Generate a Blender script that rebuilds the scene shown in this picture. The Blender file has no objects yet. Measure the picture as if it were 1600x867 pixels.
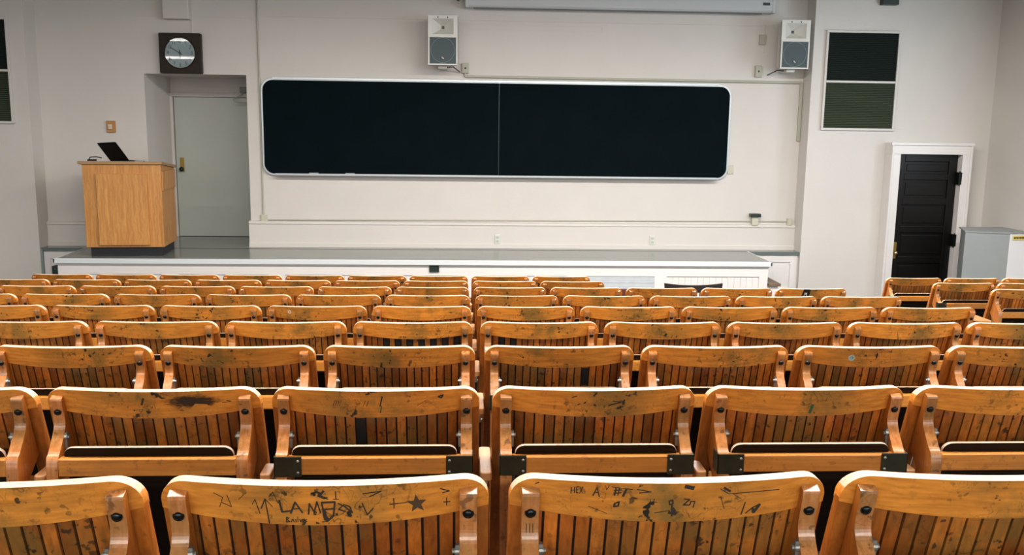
import bpy, bmesh, math, random
from mathutils import Vector, Matrix
random.seed(7)
C = bpy.context.scene.collection
S = bpy.context.scene
PI = math.pi

# ------------------------------------------------------------------ camera
cam_d = bpy.data.cameras.new('camera'); cam = bpy.data.objects.new('camera', cam_d); C.objects.link(cam)
cam_d.sensor_width = 36; cam_d.lens = 1441.456/1600*36; cam_d.clip_start = .05
PITCH, YAW, ROLL = .1655, .0539, -.0132
cp, sp = math.cos(PITCH), math.sin(PITCH); cy, sy = math.cos(YAW), math.sin(YAW); cr, sr = math.cos(ROLL), math.sin(ROLL)
R0 = Vector((cy, -sy, 0)); F0 = Vector((sy*cp, cy*cp, -sp)); U0 = Vector((sy*sp, cy*sp, cp))
right = R0*cr - U0*sr; up = R0*sr + U0*cr
m3 = Matrix((right, up, -F0)).transposed()
cam.matrix_world = Matrix.Translation((0, 0, 2.139)) @ m3.to_4x4()
S.camera = cam

# ------------------------------------------------------------------ world, view
w = bpy.data.worlds.new('world'); S.world = w; w.use_nodes = True
w.node_tree.nodes['Background'].inputs[0].default_value = (.62, .75, .9, 1)
w.node_tree.nodes['Background'].inputs[1].default_value = 1.0
S.view_settings.view_transform = 'Standard'; S.view_settings.look = 'None'
S.view_settings.gamma = 1; S.view_settings.use_curve_mapping = False
S.view_settings.exposure = 0.12

# ------------------------------------------------------------------ lights (fluorescent rows and daylight windows, the rear ones added)
LIGHT_ROWS = [(7.4, 150), (2.2, 120), (-4.2, 190)]
DIM = {7.4: (.06, .34, 1.3, 2.5, .6), 2.2: (.5, .8, 1, 1, .8), -4.2: (.6, .9, 1, 1, .8)}   # uneven tube strengths, made up to grade the light across the front wall          # y, power of each tube run
LIGHT_Z = 4.0
def area(name, loc, rot, sx, sy_, power, col):
    l = bpy.data.lights.new(name, 'AREA'); l.shape = 'RECTANGLE'; l.size = sx; l.size_y = sy_; l.energy = power; l.color = col
    o = bpy.data.objects.new(name, l); C.objects.link(o); o.location = loc; o.rotation_euler = rot
    return o
TUBES = []
for ry, pw in LIGHT_ROWS:
    for k in range(5):
        TUBES.append((-7.6 + k*3.25, ry, pw*DIM[ry][k]))
for x, y, pw in TUBES:
    area('tube_light', (x, y, LIGHT_Z-.075), (0, 0, 0), 3.0, .16, pw, (1, .925, .86))
# daylight through the right-hand windows; the rear windows are added as fill
for wy in (9.3, 5.6, 1.9):
    area('window_daylight', (6.9, wy, 2.55), (0, PI/2, 0), 1.8, 1.5, 60, (.74, .88, 1.0))
for wx in (-6, -2, 2, 5.4):
    area('window_daylight', (wx, -6.9, 2.6), (PI/2, 0, 0), 1.8, 1.9, 50, (.86, .93, 1.0))

# ------------------------------------------------------------------ helpers
def bmnew(): return bmesh.new()
def finish(name, bm, mats, parent=None, bevel=0, smooth=False, segs=2):
    bmesh.ops.recalc_face_normals(bm, faces=bm.faces)
    me = bpy.data.meshes.new(name); bm.to_mesh(me); bm.free()
    if not isinstance(mats, (list, tuple)): mats = [mats]
    for m in mats: me.materials.append(m)
    o = bpy.data.objects.new(name, me); C.objects.link(o)
    if parent: o.parent = parent
    if bevel:
        b = o.modifiers.new('b', 'BEVEL'); b.width = bevel; b.segments = segs; b.limit_method = 'ANGLE'; b.angle_limit = math.radians(40)
        b.harden_normals = False
    if smooth:
        for p in me.polygons: p.use_smooth = True
        try: me.set_sharp_from_angle(angle=math.radians(35))
        except Exception: pass
    return o
def box(bm, x0, x1, y0, y1, z0, z1, mi=0, M=None):
    ps = [(x0,y0,z0),(x1,y0,z0),(x1,y1,z0),(x0,y1,z0),(x0,y0,z1),(x1,y0,z1),(x1,y1,z1),(x0,y1,z1)]
    if M is not None: ps = [M @ Vector(p) for p in ps]
    vs = [bm.verts.new(p) for p in ps]
    for f in ((0,3,2,1),(4,5,6,7),(0,1,5,4),(1,2,6,5),(2,3,7,6),(3,0,4,7)):
        bm.faces.new([vs[i] for i in f]).material_index = mi
def prism(bm, pts, a, b, axis, mi=0, M=None):
    """pts 2-D outline; extruded from a to b along axis ('x': pts=(y,z); 'y': pts=(x,z); 'z': pts=(x,y))"""
    def P(p, t):
        v = {'x': (t, p[0], p[1]), 'y': (p[0], t, p[1]), 'z': (p[0], p[1], t)}[axis]
        return M @ Vector(v) if M is not None else v
    A = [bm.verts.new(P(p, a)) for p in pts]; B = [bm.verts.new(P(p, b)) for p in pts]
    n = len(pts)
    bm.faces.new(A).material_index = mi; bm.faces.new(B[::-1]).material_index = mi
    for i in range(n):
        bm.faces.new((A[i], B[i], B[(i+1) % n], A[(i+1) % n])).material_index = mi
def cyl(bm, p0, p1, r0, r1=None, n=16, mi=0, caps=True):
    p0, p1 = Vector(p0), Vector(p1); r1 = r0 if r1 is None else r1
    d = (p1-p0).normalized(); a = d.orthogonal().normalized(); b = d.cross(a)
    A = [bm.verts.new(p0 + (a*math.cos(t)+b*math.sin(t))*r0) for t in [2*PI*i/n for i in range(n)]]
    B = [bm.verts.new(p1 + (a*math.cos(t)+b*math.sin(t))*r1) for t in [2*PI*i/n for i in range(n)]]
    for i in range(n): bm.faces.new((A[i], A[(i+1)%n], B[(i+1)%n], B[i])).material_index = mi
    if caps:
        bm.faces.new(A[::-1]).material_index = mi; bm.faces.new(B).material_index = mi
def tube(bm, pts, r, n=10, mi=0):
    for i in range(len(pts)-1): cyl(bm, pts[i], pts[i+1], r, r, n, mi)
def dome(bm, c, d, r, h, n=14, mi=0):
    c, d = Vector(c), Vector(d).normalized(); a = d.orthogonal().normalized(); b = d.cross(a)
    prev = None
    for k in range(4):
        t = k/4*PI/2; rr = r*math.cos(t); hh = h*math.sin(t)
        ring = [bm.verts.new(c + d*hh + (a*math.cos(u)+b*math.sin(u))*rr) for u in [2*PI*i/n for i in range(n)]]
        if prev:
            for i in range(n): bm.faces.new((prev[i], prev[(i+1)%n], ring[(i+1)%n], ring[i])).material_index = mi
        else: bm.faces.new(ring[::-1]).material_index = mi
        prev = ring
    bm.faces.new(prev).material_index = mi
def rrect(x0, x1, z0, z1, r, n=6):
    out = []
    for cx_, cz_, a0 in ((x1-r, z1-r, 0), (x0+r, z1-r, PI/2), (x0+r, z0+r, PI), (x1-r, z0+r, 1.5*PI)):
        for k in range(n+1):
            a = a0 + PI/2*k/n; out.append((cx_+r*math.cos(a), cz_+r*math.sin(a)))
    return out
def frame(bm, x0, x1, z0, z1, wd, ya, yb, mi=0):
    box(bm, x0, x1, ya, yb, z1-wd, z1, mi); box(bm, x0, x1, ya, yb, z0, z0+wd, mi)
    box(bm, x0, x0+wd, ya, yb, z0+wd, z1-wd, mi); box(bm, x1-wd, x1, ya, yb, z0+wd, z1-wd, mi)
def thing(name, label, cat, loc=(0,0,0), rz=0, group=None):
    o = bpy.data.objects.new(name, None); C.objects.link(o); o.empty_display_size = .1
    o.location = loc; o.rotation_euler = (0, 0, rz); tag(o, label, cat, group); return o
def tag(o, label, cat, group=None):
    o['label'] = label; o['category'] = cat
    if group: o['group'] = group
    return o
def struct(o): o['kind'] = 'structure'; return o

# ------------------------------------------------------------------ materials
def mat(name, col, rough=.5, metal=0, noise=0, nscale=8, bump=0, bscale=60, coat=0, spec=None, stretch=(1,1,1)):
    m = bpy.data.materials.new(name); m.use_nodes = True; nt = m.node_tree; p = nt.nodes['Principled BSDF']
    p.inputs['Base Color'].default_value = (*col, 1); p.inputs['Roughness'].default_value = rough; p.inputs['Metallic'].default_value = metal
    p.inputs['Coat Weight'].default_value = coat; p.inputs['Coat Roughness'].default_value = .15
    if spec is not None: p.inputs['Specular IOR Level'].default_value = spec
    tc = nt.nodes.new('ShaderNodeTexCoord')
    if noise:
        mp = nt.nodes.new('ShaderNodeMapping'); mp.inputs['Scale'].default_value = stretch
        nt.links.new(tc.outputs['Object'], mp.inputs[0])
        n = nt.nodes.new('ShaderNodeTexNoise'); n.inputs['Scale'].default_value = nscale; n.inputs['Detail'].default_value = 6
        nt.links.new(mp.outputs[0], n.inputs['Vector'])
        mx = nt.nodes.new('ShaderNodeMix'); mx.data_type = 'RGBA'
        mx.inputs[6].default_value = (*[c*(1-noise) for c in col], 1); mx.inputs[7].default_value = (*[min(1, c*(1+noise)) for c in col], 1)
        nt.links.new(n.outputs[0], mx.inputs[0]); nt.links.new(mx.outputs[2], p.inputs['Base Color'])
    if bump:
        n2 = nt.nodes.new('ShaderNodeTexNoise'); n2.inputs['Scale'].default_value = bscale; n2.inputs['Detail'].default_value = 4
        nt.links.new(tc.outputs['Object'], n2.inputs['Vector'])
        b = nt.nodes.new('ShaderNodeBump'); b.inputs['Strength'].default_value = bump; b.inputs['Distance'].default_value = .01
        nt.links.new(n2.outputs[0], b.inputs['Height']); nt.links.new(b.outputs[0], p.inputs['Normal'])
    return m

def wood(name, lo, hi, stain=0.0, slat=0.0, grain=(1.5, 30, 30), rough=.38, coat=.25, fig=0.0, center=False, spread=.16):
    """varnished wood: grain, knots of ink and grime, a different look on each copy"""
    m = bpy.data.materials.new(name); m.use_nodes = True; nt = m.node_tree; L = nt.links; N = nt.nodes
    p = N['Principled BSDF']; p.inputs['Roughness'].default_value = rough; p.inputs['Coat Weight'].default_value = coat; p.inputs['Coat Roughness'].default_value = .22
    tc = N.new('ShaderNodeTexCoord'); oi = N.new('ShaderNodeObjectInfo')
    def math_(op, a, b=None, clamp=False):
        n = N.new('ShaderNodeMath'); n.operation = op; n.use_clamp = clamp
        for i, v in enumerate((a, b)):
            if v is None: continue
            if isinstance(v, (int, float)): n.inputs[i].default_value = v
            else: L.new(v, n.inputs[i])
        return n.outputs[0]
    rnd = math_('MULTIPLY', oi.outputs['Random'], 37.0)
    cmb = N.new('ShaderNodeCombineXYZ'); L.new(rnd, cmb.inputs[0]); L.new(rnd, cmb.inputs[1]); L.new(rnd, cmb.inputs[2])
    add = N.new('ShaderNodeVectorMath'); add.operation = 'ADD'; L.new(tc.outputs['Object'], add.inputs[0]); L.new(cmb.outputs[0], add.inputs[1])
    def noise(scale, vec=add.outputs[0], detail=5, sc=None, rough_=.5):
        if sc:
            mp = N.new('ShaderNodeMapping'); mp.inputs['Scale'].default_value = sc; L.new(vec, mp.inputs[0]); vec = mp.outputs[0]
        n = N.new('ShaderNodeTexNoise'); n.inputs['Scale'].default_value = scale; n.inputs['Detail'].default_value = detail; n.inputs['Roughness'].default_value = rough_
        L.new(vec, n.inputs['Vector']); return n.outputs[0]
    def ramp(v, a, b, ca=(0,0,0), cb=(1,1,1)):
        r = N.new('ShaderNodeValToRGB'); r.color_ramp.elements[0].position = a; r.color_ramp.elements[1].position = b
        r.color_ramp.elements[0].color = (*ca, 1); r.color_ramp.elements[1].color = (*cb, 1); L.new(v, r.inputs[0]); return r.outputs[0]
    def mix(f, a, b, mode='MIX'):
        n = N.new('ShaderNodeMix'); n.data_type = 'RGBA'; n.blend_type = mode
        if isinstance(f, (int, float)): n.inputs[0].default_value = f
        else: L.new(f, n.inputs[0])
        for i, v in ((6, a), (7, b)):
            if isinstance(v, tuple): n.inputs[i].default_value = (*v, 1)
            else: L.new(v, n.inputs[i])
        return n.outputs[2]
    g = noise(4, sc=grain, detail=4)
    col = ramp(g, .28, .72, lo, hi)
    if fig:
        wv = N.new('ShaderNodeTexWave'); wv.wave_type = 'RINGS'; wv.rings_direction = 'Z'; wv.inputs['Scale'].default_value = 5; wv.inputs['Distortion'].default_value = 11; wv.inputs['Detail'].default_value = 3; wv.inputs['Detail Scale'].default_value = 1.4
        mp = N.new('ShaderNodeMapping'); mp.inputs['Scale'].default_value = (1.7, 1, .8); L.new(tc.outputs['Object'], mp.inputs[0]); L.new(mp.outputs[0], wv.inputs[0])
        col = mix(math_('MULTIPLY', wv.outputs[1], fig), col, tuple(c*.55 for c in lo))
    # tone of the whole piece
    tone = math_('ADD', math_('MULTIPLY', oi.outputs['Random'], .24), .86)
    tv = N.new('ShaderNodeCombineXYZ'); [L.new(tone, tv.inputs[i]) for i in range(3)]
    col = mix(1.0, col, tv.outputs[0], 'MULTIPLY')
    if slat:
        sx = N.new('ShaderNodeSeparateXYZ'); L.new(tc.outputs['Object'], sx.inputs[0])
        k = math_('ADD', math_('FLOOR', math_('DIVIDE', math_('ADD', sx.outputs[0], 2.45), slat)), rnd)
        wn = N.new('ShaderNodeTexWhiteNoise'); wn.noise_dimensions = '1D'; L.new(k, wn.inputs['W'])
        tn = math_('ADD', math_('MULTIPLY', wn.outputs[0], .95), .42)
        t2 = N.new('ShaderNodeCombineXYZ'); L.new(tn, t2.inputs[0]); L.new(math_('MULTIPLY', tn, math_('ADD', math_('MULTIPLY', wn.outputs[0], .16), .88)), t2.inputs[1]); L.new(tn, t2.inputs[2])
        col = mix(1.0, col, t2.outputs[0], 'MULTIPLY')
    if stain:
        sxx = N.new('ShaderNodeSeparateXYZ'); L.new(tc.outputs['Object'], sxx.inputs[0])
        cen = 1.0
        if center:   # hands have written and rubbed most round the middle of the board
            d = math_('DIVIDE', math_('ABSOLUTE', math_('SUBTRACT', sxx.outputs[0], math_('MULTIPLY', math_('SUBTRACT', oi.outputs['Random'], .5), .16))), spread)
            cen = math_('SUBTRACT', 1.12, d, True)
        big = noise(9, detail=6, rough_=.65)
        bf = ramp(big, .40, .58)
        f1 = math_('MULTIPLY', math_('MULTIPLY', bf, cen), .75*stain, True)
        col = mix(f1, col, (.135, .10, .026))
        # small dark ink blots
        sm = ramp(noise(60, detail=3), .60, .64)
        gate = ramp(noise(14, detail=2), .44, .54)
        f2 = math_('MULTIPLY', math_('MULTIPLY', sm, gate), math_('MULTIPLY', math_('ADD', cen, .12) if center else 1.0, stain*1.0), True)
        col = mix(f2, col, (.022, .018, .012))
        # fine scratches and scribble
        c1 = math_('ABSOLUTE', math_('SUBTRACT', noise(26, detail=2), .5)); c2 = math_('ABSOLUTE', math_('SUBTRACT', noise(48, detail=1, sc=(1.6, 1, .8)), .47))
        ln = ramp(math_('MINIMUM', c1, c2), .004, .016, (1,1,1), (0,0,0))
        gate2 = ramp(noise(17, detail=3), .50, .56)
        f3 = math_('MULTIPLY', math_('MULTIPLY', ln, gate2), math_('MULTIPLY', math_('ADD', cen, .15) if center else .7, .62*stain), True)
        col = mix(f3, col, (.045, .028, .012))
        # specks
        sp_ = ramp(noise(170, detail=2), .72, .76)
        col = mix(math_('MULTIPLY', sp_, .55*stain), col, (.03, .02, .012))
    L.new(col, p.inputs['Base Color'])
    b = N.new('ShaderNodeBump'); b.inputs['Strength'].default_value = .12; b.inputs['Distance'].default_value = .002
    L.new(g, b.inputs['Height']); L.new(b.outputs[0], p.inputs['Normal'])
    return m

W_CREST = wood('varnished maple board', (.50, .165, .020), (.78, .30, .040), stain=1.0, center=True, coat=.1, rough=.42)
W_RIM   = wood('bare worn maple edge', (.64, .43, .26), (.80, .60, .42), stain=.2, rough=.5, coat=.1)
W_SLAT  = wood('varnished maple slats', (.29, .072, .009), (.52, .15, .020), stain=.8, slat=.0245, grain=(30, 30, 1.5), center=True, spread=.3)
W_POST  = wood('varnished maple post', (.32, .085, .010), (.50, .155, .022), stain=.25, grain=(30, 30, 1.5), rough=.35)
W_LEG   = wood('rubbed maple leg', (.40, .13, .03), (.58, .24, .08), stain=.55, grain=(30, 30, 1.5), rough=.27, coat=.6)
W_RAIL  = wood('maple rail', (.48, .16, .02), (.68, .26, .038), stain=.3)
W_SEAT  = wood('shaded seat board', (.005, .003, .002), (.012, .006, .003), stain=0, coat=0, rough=.6)  # near-black puts the shade on the tipped seat into its colour
W_SEATE = wood('lit seat edge', (.52, .36, .26), (.70, .52, .40), stain=.3, rough=.35)  # light on the tipped seat's top edge is put into this pale colour
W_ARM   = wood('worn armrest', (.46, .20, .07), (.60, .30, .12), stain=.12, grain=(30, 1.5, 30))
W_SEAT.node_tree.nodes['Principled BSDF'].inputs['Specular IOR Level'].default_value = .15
GROOVE  = mat('grime in grooves', (.018, .008, .004), .8)
IRON    = mat('dark green iron', (.012, .02, .016), .45, .3, noise=.3, nscale=30)
STRAP   = mat('olive black steel strap', (.03, .028, .014), .45, .5, noise=.5, nscale=40)
BOLT    = mat('blackened bolt', (.03, .035, .035), .3, .9)
STEEL   = mat('worn steel', (.30, .30, .27), .45, .8, noise=.3, nscale=50)
INK     = mat('ink and carving', (.03, .02, .012), .8)
PAINT   = mat('cream wall paint', (.60, .575, .545), .65, noise=.045, nscale=2.2, bump=.12, bscale=90)
PAINT2  = mat('white gloss trim paint', (.70, .675, .66), .38, noise=.04, nscale=5)
PAINTB  = mat('grey white door paint', (.43, .46, .42), .5, noise=.05, nscale=3)
CEIL    = mat('ceiling paint', (.15, .18, .11), .8)
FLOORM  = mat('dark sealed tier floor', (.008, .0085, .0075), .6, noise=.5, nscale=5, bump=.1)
STAGET  = mat('grey linoleum', (.165, .18, .168), .17, noise=.25, nscale=9, bump=.03, bscale=20)
ALU     = mat('aluminium', (.50, .55, .57), .4, .7, noise=.06, nscale=20)
GREENBLK= mat('green black plastic', (.012, .022, .02), .4)

# ================================================================== SETTING
YW, YP, YC = 12.35, 12.05, 11.85          # board wall, side piers, door casing
SZ = .48                                   # stage height
FZ = -.19                                  # front floor
def one(name, boxes, m, parent=None, bevel=0, st=True):
    bm = bmnew()
    for b in boxes: box(bm, *b)
    o = finish(name, bm, m, parent, bevel)
    if st and parent is None: struct(o)
    return o
# tiers: each row of seats stands on its own shallow step
P_, DR = .8111, .0956
Y0 = 1.346
def zrow(r): return (8-r)*DR
bm = bmnew()
prof = []
edge0 = Y0 - .30
prof.append((-8.0, zrow(-4)));
for r in range(-4, 9):
    ya = Y0 + P_*r - .30
    if r > -4: prof.append((ya, zrow(r)))
    prof.append((ya + P_, zrow(r)))
ya = Y0 + P_*9 - .30
prof += [(ya, -.0956), (ya+P_, -.0956), (ya+P_, FZ), (14.2, FZ), (14.2, -.6), (-8.0, -.6)]
# sloped profile needs vertical risers between the treads
pts = []
for i, q in enumerate(prof):
    if not pts or (abs(pts[-1][0]-q[0]) > 1e-6 or abs(pts[-1][1]-q[1]) > 1e-6): pts.append(q)
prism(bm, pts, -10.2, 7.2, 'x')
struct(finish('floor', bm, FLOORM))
one('ceiling', [(-10.2, 7.2, -7.2, 13.8, 4.5, 4.7)], CEIL)
one('wall_left', [(-10.2, -10.0, -7.2, 12.4, -.6, 4.5)], PAINT)
# right wall with three window openings
WIN_Y = [(8.4, 10.2), (4.7, 6.5), (1.0, 2.8)]
bx = [(6.98, 7.18, -7.0, 12.25, -.6, 1.6), (6.98, 7.18, -7.0, 12.25, 3.5, 4.5)]
prev = -7.0
for a, b in sorted(WIN_Y): bx.append((6.98, 7.18, prev, a, 1.6, 3.5)); prev = b
bx.append((6.98, 7.18, prev, 12.25, 1.6, 3.5))
one('wall_right', bx, PAINT)
WINX_ADDED = [(-7, -5), (-3, -1), (1, 3), (4.4, 6.4)]  # unseen rear windows, added to light the seat backs and front wall
bx = [(-10.2, 7.18, -7.2, -7.0, -.6, 1.6), (-10.2, 7.18, -7.2, -7.0, 3.6, 4.5)]
prev = -10.2
for a, b in WINX_ADDED: bx.append((prev, a, -7.2, -7.0, 1.6, 3.6)); prev = b
bx.append((prev, 7.18, -7.2, -7.0, 1.6, 3.6))
one('wall_rear', bx, PAINT)
n = 1
GLASS = mat('daylit pane', (.8, .85, .9), .1); GLASS.node_tree.nodes['Principled BSDF'].inputs['Transmission Weight'].default_value = 1
for a, b in WIN_Y:
    o = bpy.data.objects.new('window_%d' % n, None); C.objects.link(o); struct(o); n += 1
    bm = bmnew()
    box(bm, 7.04, 7.12, a, b, 1.6, 1.68); box(bm, 7.04, 7.12, a, b, 3.42, 3.5); box(bm, 7.04, 7.12, a, b, 2.5, 2.56)
    for y in (a, (a+b)/2-.03, b-.06): box(bm, 7.04, 7.12, y, y+.06, 1.68, 3.42)
    finish('window_frame', bm, PAINT2, o)
    bm = bmnew(); box(bm, 7.08, 7.086, a+.03, b-.03, 1.65, 3.46); finish('pane', bm, GLASS, o)
for a, b in WINX_ADDED:  # added rear windows, put in as a light source
    o = bpy.data.objects.new('window_%d' % n, None); C.objects.link(o); struct(o); n += 1
    bm = bmnew()
    box(bm, a, b, -7.14, -7.06, 1.6, 1.68); box(bm, a, b, -7.14, -7.06, 3.52, 3.6); box(bm, a, b, -7.14, -7.06, 2.55, 2.61)
    for x in (a, (a+b)/2-.03, b-.06): box(bm, x, x+.06, -7.14, -7.06, 1.68, 3.52)
    finish('window_frame', bm, PAINT2, o)
    bm = bmnew(); box(bm, a+.03, b-.03, -7.106, -7.1, 1.65, 3.56); finish('pane', bm, GLASS, o)
# board wall with the door recess
RX0, RX1, RZ = -4.105, -2.808, 2.71
one('wall_front', [(-5.6, RX0, YW, YW+.2, -.6, 4.5), (RX0, RX1, YW, YW+.2, RZ, 4.5), (RX1, 4.8, YW, YW+.2, -.6, 4.5)], PAINT)
RY = 13.42
one('wall_recess', [(RX0-.15, RX0, YW+.2, RY+.1, SZ-.1, RZ+.15), (RX1, RX1+.15, YW+.2, RY+.1, SZ-.1, RZ+.15), (RX0, RX1, YW+.2, RY+.1, RZ, RZ+.15), (RX0, RX1, RY, RY+.1, SZ-.1, RZ)], PAINT)
# side piers, the right one with a door opening
DX0, DX1, DZ = 5.70, 6.53, 1.81
one('wall_pier_left', [(-10.0, -5.43, YP, YW+.2, -.6, 4.5)], PAINT)
one('wall_pier_right', [(4.52, DX0, YP, YW+.2, -.6, 4.5), (DX0, DX1, YP, YW+.2, DZ, 4.5), (DX1, 7.18, YP, YW+.2, -.6, 4.5)], PAINT)
# tall base moulding along the board wall
def base_prof(z0, z1): return [(YW, z0), (YW-.055, z0), (YW-.055, z0+.05), (YW-.04, z0+.06), (YW-.04, z1-.05), (YW-.05, z1-.035), (YW-.045, z1-.01), (YW-.02, z1), (YW, z1)]
bm = bmnew(); prism(bm, base_prof(SZ, .825), RX1+.01-.03, 4.52, 'x'); struct(finish('baseboard_right', bm, PAINT, smooth=False))
bm = bmnew(); prism(bm, base_prof(SZ, .80), -5.43, RX0+.0, 'x'); struct(finish('baseboard_left', bm, PAINT))
# raised plaster panel edges above and beside the board
one('trim_1', [(-2.64, 3.98, YW-.014, YW, 3.445, 3.47), (3.965, 3.985, YW-.014, YW, 3.1, 3.45)], PAINT)
one('trim_2', [(-4.2, -2.68, YW-.012, YW, 3.42, 3.435), (-3.475, -3.462, YW-.012, YW, 3.1, 3.42)], PAINT)

# recess door
d1 = bpy.data.objects.new('door_1', None); C.objects.link(d1); struct(d1)
bm = bmnew(); box(bm, RX0+.05, RX1-.03, RY-.045, RY-.001, SZ+.005, 2.44); finish('door_leaf', bm, PAINTB, d1, .004)
bm = bmnew(); box(bm, RX0, RX0+.04, RY-.07, RY, SZ, 2.50); box(bm, RX1-.02, RX1, RY-.07, RY, SZ, 2.50); box(bm, RX0+.04, RX1-.02, RY-.07, RY, 2.45, 2.50); finish('door_frame', bm, PAINT, d1, .004)
BRASS = mat('aged brass', (.42, .28, .07), .35, .8)
dh = None
bm = bmnew(); box(bm, RX0+.10, RX0+.16, RY-.055, RY-.045, 1.40, 1.60); lp = finish('lock_plate', bm, BRASS, d1, .003)
bm = bmnew(); cyl(bm, (RX0+.13, RY-.055, 1.44), (RX0+.13, RY-.10, 1.44), .012); dome(bm, (RX0+.13, RY-.10, 1.44), (0, -1, 0), .033, .03); k_ = finish('door_knob', bm, BOLT, lp, smooth=True)
bm = bmnew(); box(bm, -3.12, -2.84, RY-.14, RY-.07, 2.51, 2.59); dc = finish('door_closer', bm, mat('closer paint', (.2, .21, .18), .5), d1, .008)
bm = bmnew(); tube(bm, [(-3.08, RY-.10, 2.50), (-3.19, RY-.2, 2.42), (-3.17, RY-.24, 2.38), (-2.9, RY-.06, 2.37)], .009); finish('closer_arm', bm, PAINTB, dc, smooth=True)

# dark panelled door in the right pier
DBLK = mat('black brown door varnish', (.004, .0035, .0035), .35, noise=.4, nscale=10, spec=.25)
d2 = bpy.data.objects.new('door_2', None); C.objects.link(d2); struct(d2)
ly = 11.955
bm = bmnew()
box(bm, DX0+.004, DX1-.004, ly+.025, ly+.04, FZ, DZ-.004)
for a, b in ((DX0+.004, DX0+.115), (DX1-.115, DX1-.004)): box(bm, a, b, ly, ly+.03, FZ, DZ-.004)
zs = [FZ, .06, .36, .44, .76, .84, 1.14, 1.22, 1.50, 1.57, DZ-.11, DZ-.004]
zs = [(-.19, .03), (.36, .45), (.77, .86), (1.14, 1.23), (1.47, 1.55), (DZ-.10, DZ-.004)]
for a, b in zs: box(bm, DX0+.115, DX1-.115, ly, ly+.03, a, b)
for (a, b), (c, d) in zip(zs[:-1], zs[1:]): box(bm, DX0+.15, DX1-.15, ly+.014, ly+.026, b+.035, c-.035)
finish('door_leaf', bm, DBLK, d2, .006)
bm = bmnew()
box(bm, 5.575, DX0, YC, YP, FZ, 1.81); box(bm, DX1, 6.655, YC, YP, FZ, 1.81); box(bm, 5.575, 6.655, YC, YP, 1.81, 1.955)
box(bm, 5.56, 6.67, YC-.02, YC, 1.925, 1.96); box(bm, 5.575, 5.60, YC-.015, YC, FZ, 1.925); box(bm, 6.625, 6.655, YC-.015, YC, FZ, 1.925)
finish('door_frame', bm, PAINT2, d2, .004)
bm = bmnew(); box(bm, DX0+.035, DX0+.085, ly-.008, ly, .42, .64); lp = finish('lock_plate', bm, BRASS, d2, .003)
bm = bmnew(); cyl(bm, (DX0+.06, ly-.008, .50), (DX0+.06, ly-.045, .50), .01); dome(bm, (DX0+.06, ly-.045, .50), (0, -1, 0), .03, .028); finish('door_knob', bm, mat('polished brass', (.75, .55, .3), .2, .9), lp, smooth=True)
for z in (1.42, .60):
    bm = bmnew(); box(bm, DX1-.03, DX1+.012, YC+.0, ly, z, z+.16); cyl(bm, (DX1-.008, YC+.02, z-.015), (DX1-.008, YC+.02, z+.175), .009); finish('hinge', bm, BOLT, d2)

# ------------------------------------------------------------------ stage and ledge
st_ = bpy.data.objects.new('stage', None); C.objects.link(st_); struct(st_)
SX0, SX1, SY = -4.83, 3.79, 11.15
bm = bmnew(); box(bm, SX0+.02, SX1-.02, SY+.02, 12.12, FZ, SZ-.06); finish('stage_body', bm, PAINT2, st_)
bm = bmnew(); box(bm, SX0-.02, SX1+.02, SY-.025, 12.12, SZ-.03, SZ); box(bm, -5.43, 4.52, 12.09, YW, SZ-.03, SZ); box(bm, RX0, RX1, YW, RY, SZ-.03, SZ); finish('stage_top', bm, STAGET, st_)
bm = bmnew()
pr = [(SY-.04, SZ-.05), (SY-.04, SZ+.0), (SY-.033, SZ+.006), (SY+.0, SZ+.006), (SY+.0, SZ+.0), (SY-.024, SZ-.002), (SY-.024, SZ-.05)]
prism(bm, pr, SX0-.035, SX1+.035, 'x')
box(bm, SX1+.02, SX1+.035, SY-.04, 12.09, SZ-.045, SZ+.004); box(bm, SX0-.035, SX0-.02, SY-.04, 12.09, SZ-.045, SZ+.004)
finish('edge_strip', bm, mat('bright edge strip', (.80, .85, .88), .35, .3), st_)
panels = [(-4.62, -3.62), (-3.42, -2.35), (-2.15, -1.2), (-1.0, .02), (.22, 1.28), (1.48, 2.37), (2.52, 3.68)]
PT = .295
bm = bmnew()
box(bm, SX0, SX1, SY, SY+.022, PT, SZ-.03); box(bm, SX0, SX1, SY, SY+.022, FZ, -.05)
xs = [SX0] + [v for p_ in panels for v in p_] + [SX1]
for i in range(0, len(xs), 2): box(bm, xs[i], xs[i+1], SY, SY+.022, -.05, PT)
box(bm, SX0-.01, SX1+.01, SY-.012, SY, SZ-.075, SZ-.05)
finish('panel_frame', bm, PAINT2, st_)
GREYP = mat('grey blue boards', (.46, .50, .53), .5, noise=.15, nscale=12)
for i, (a, b) in enumerate(panels):
    bm = bmnew()
    if i == 5:
        for k in range(4): box(bm, a, b, SY+.006, SY+.019, PT-.003-(k+1)*.08, PT-.006-k*.08)
        finish('grey_panel', bm, GREYP, st_)['label'] = 'grey blue horizontal boards'
    else:
        nn = int((b-a)/.075)
        for k in range(nn):
            x0 = a + (b-a)*k/nn; box(bm, x0+.0015, x0+(b-a)/nn-.0015, SY+.01, SY+.0195, -.05, PT-.012)
        finish('beadboard_panel', bm, PAINT2, st_)
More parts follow.
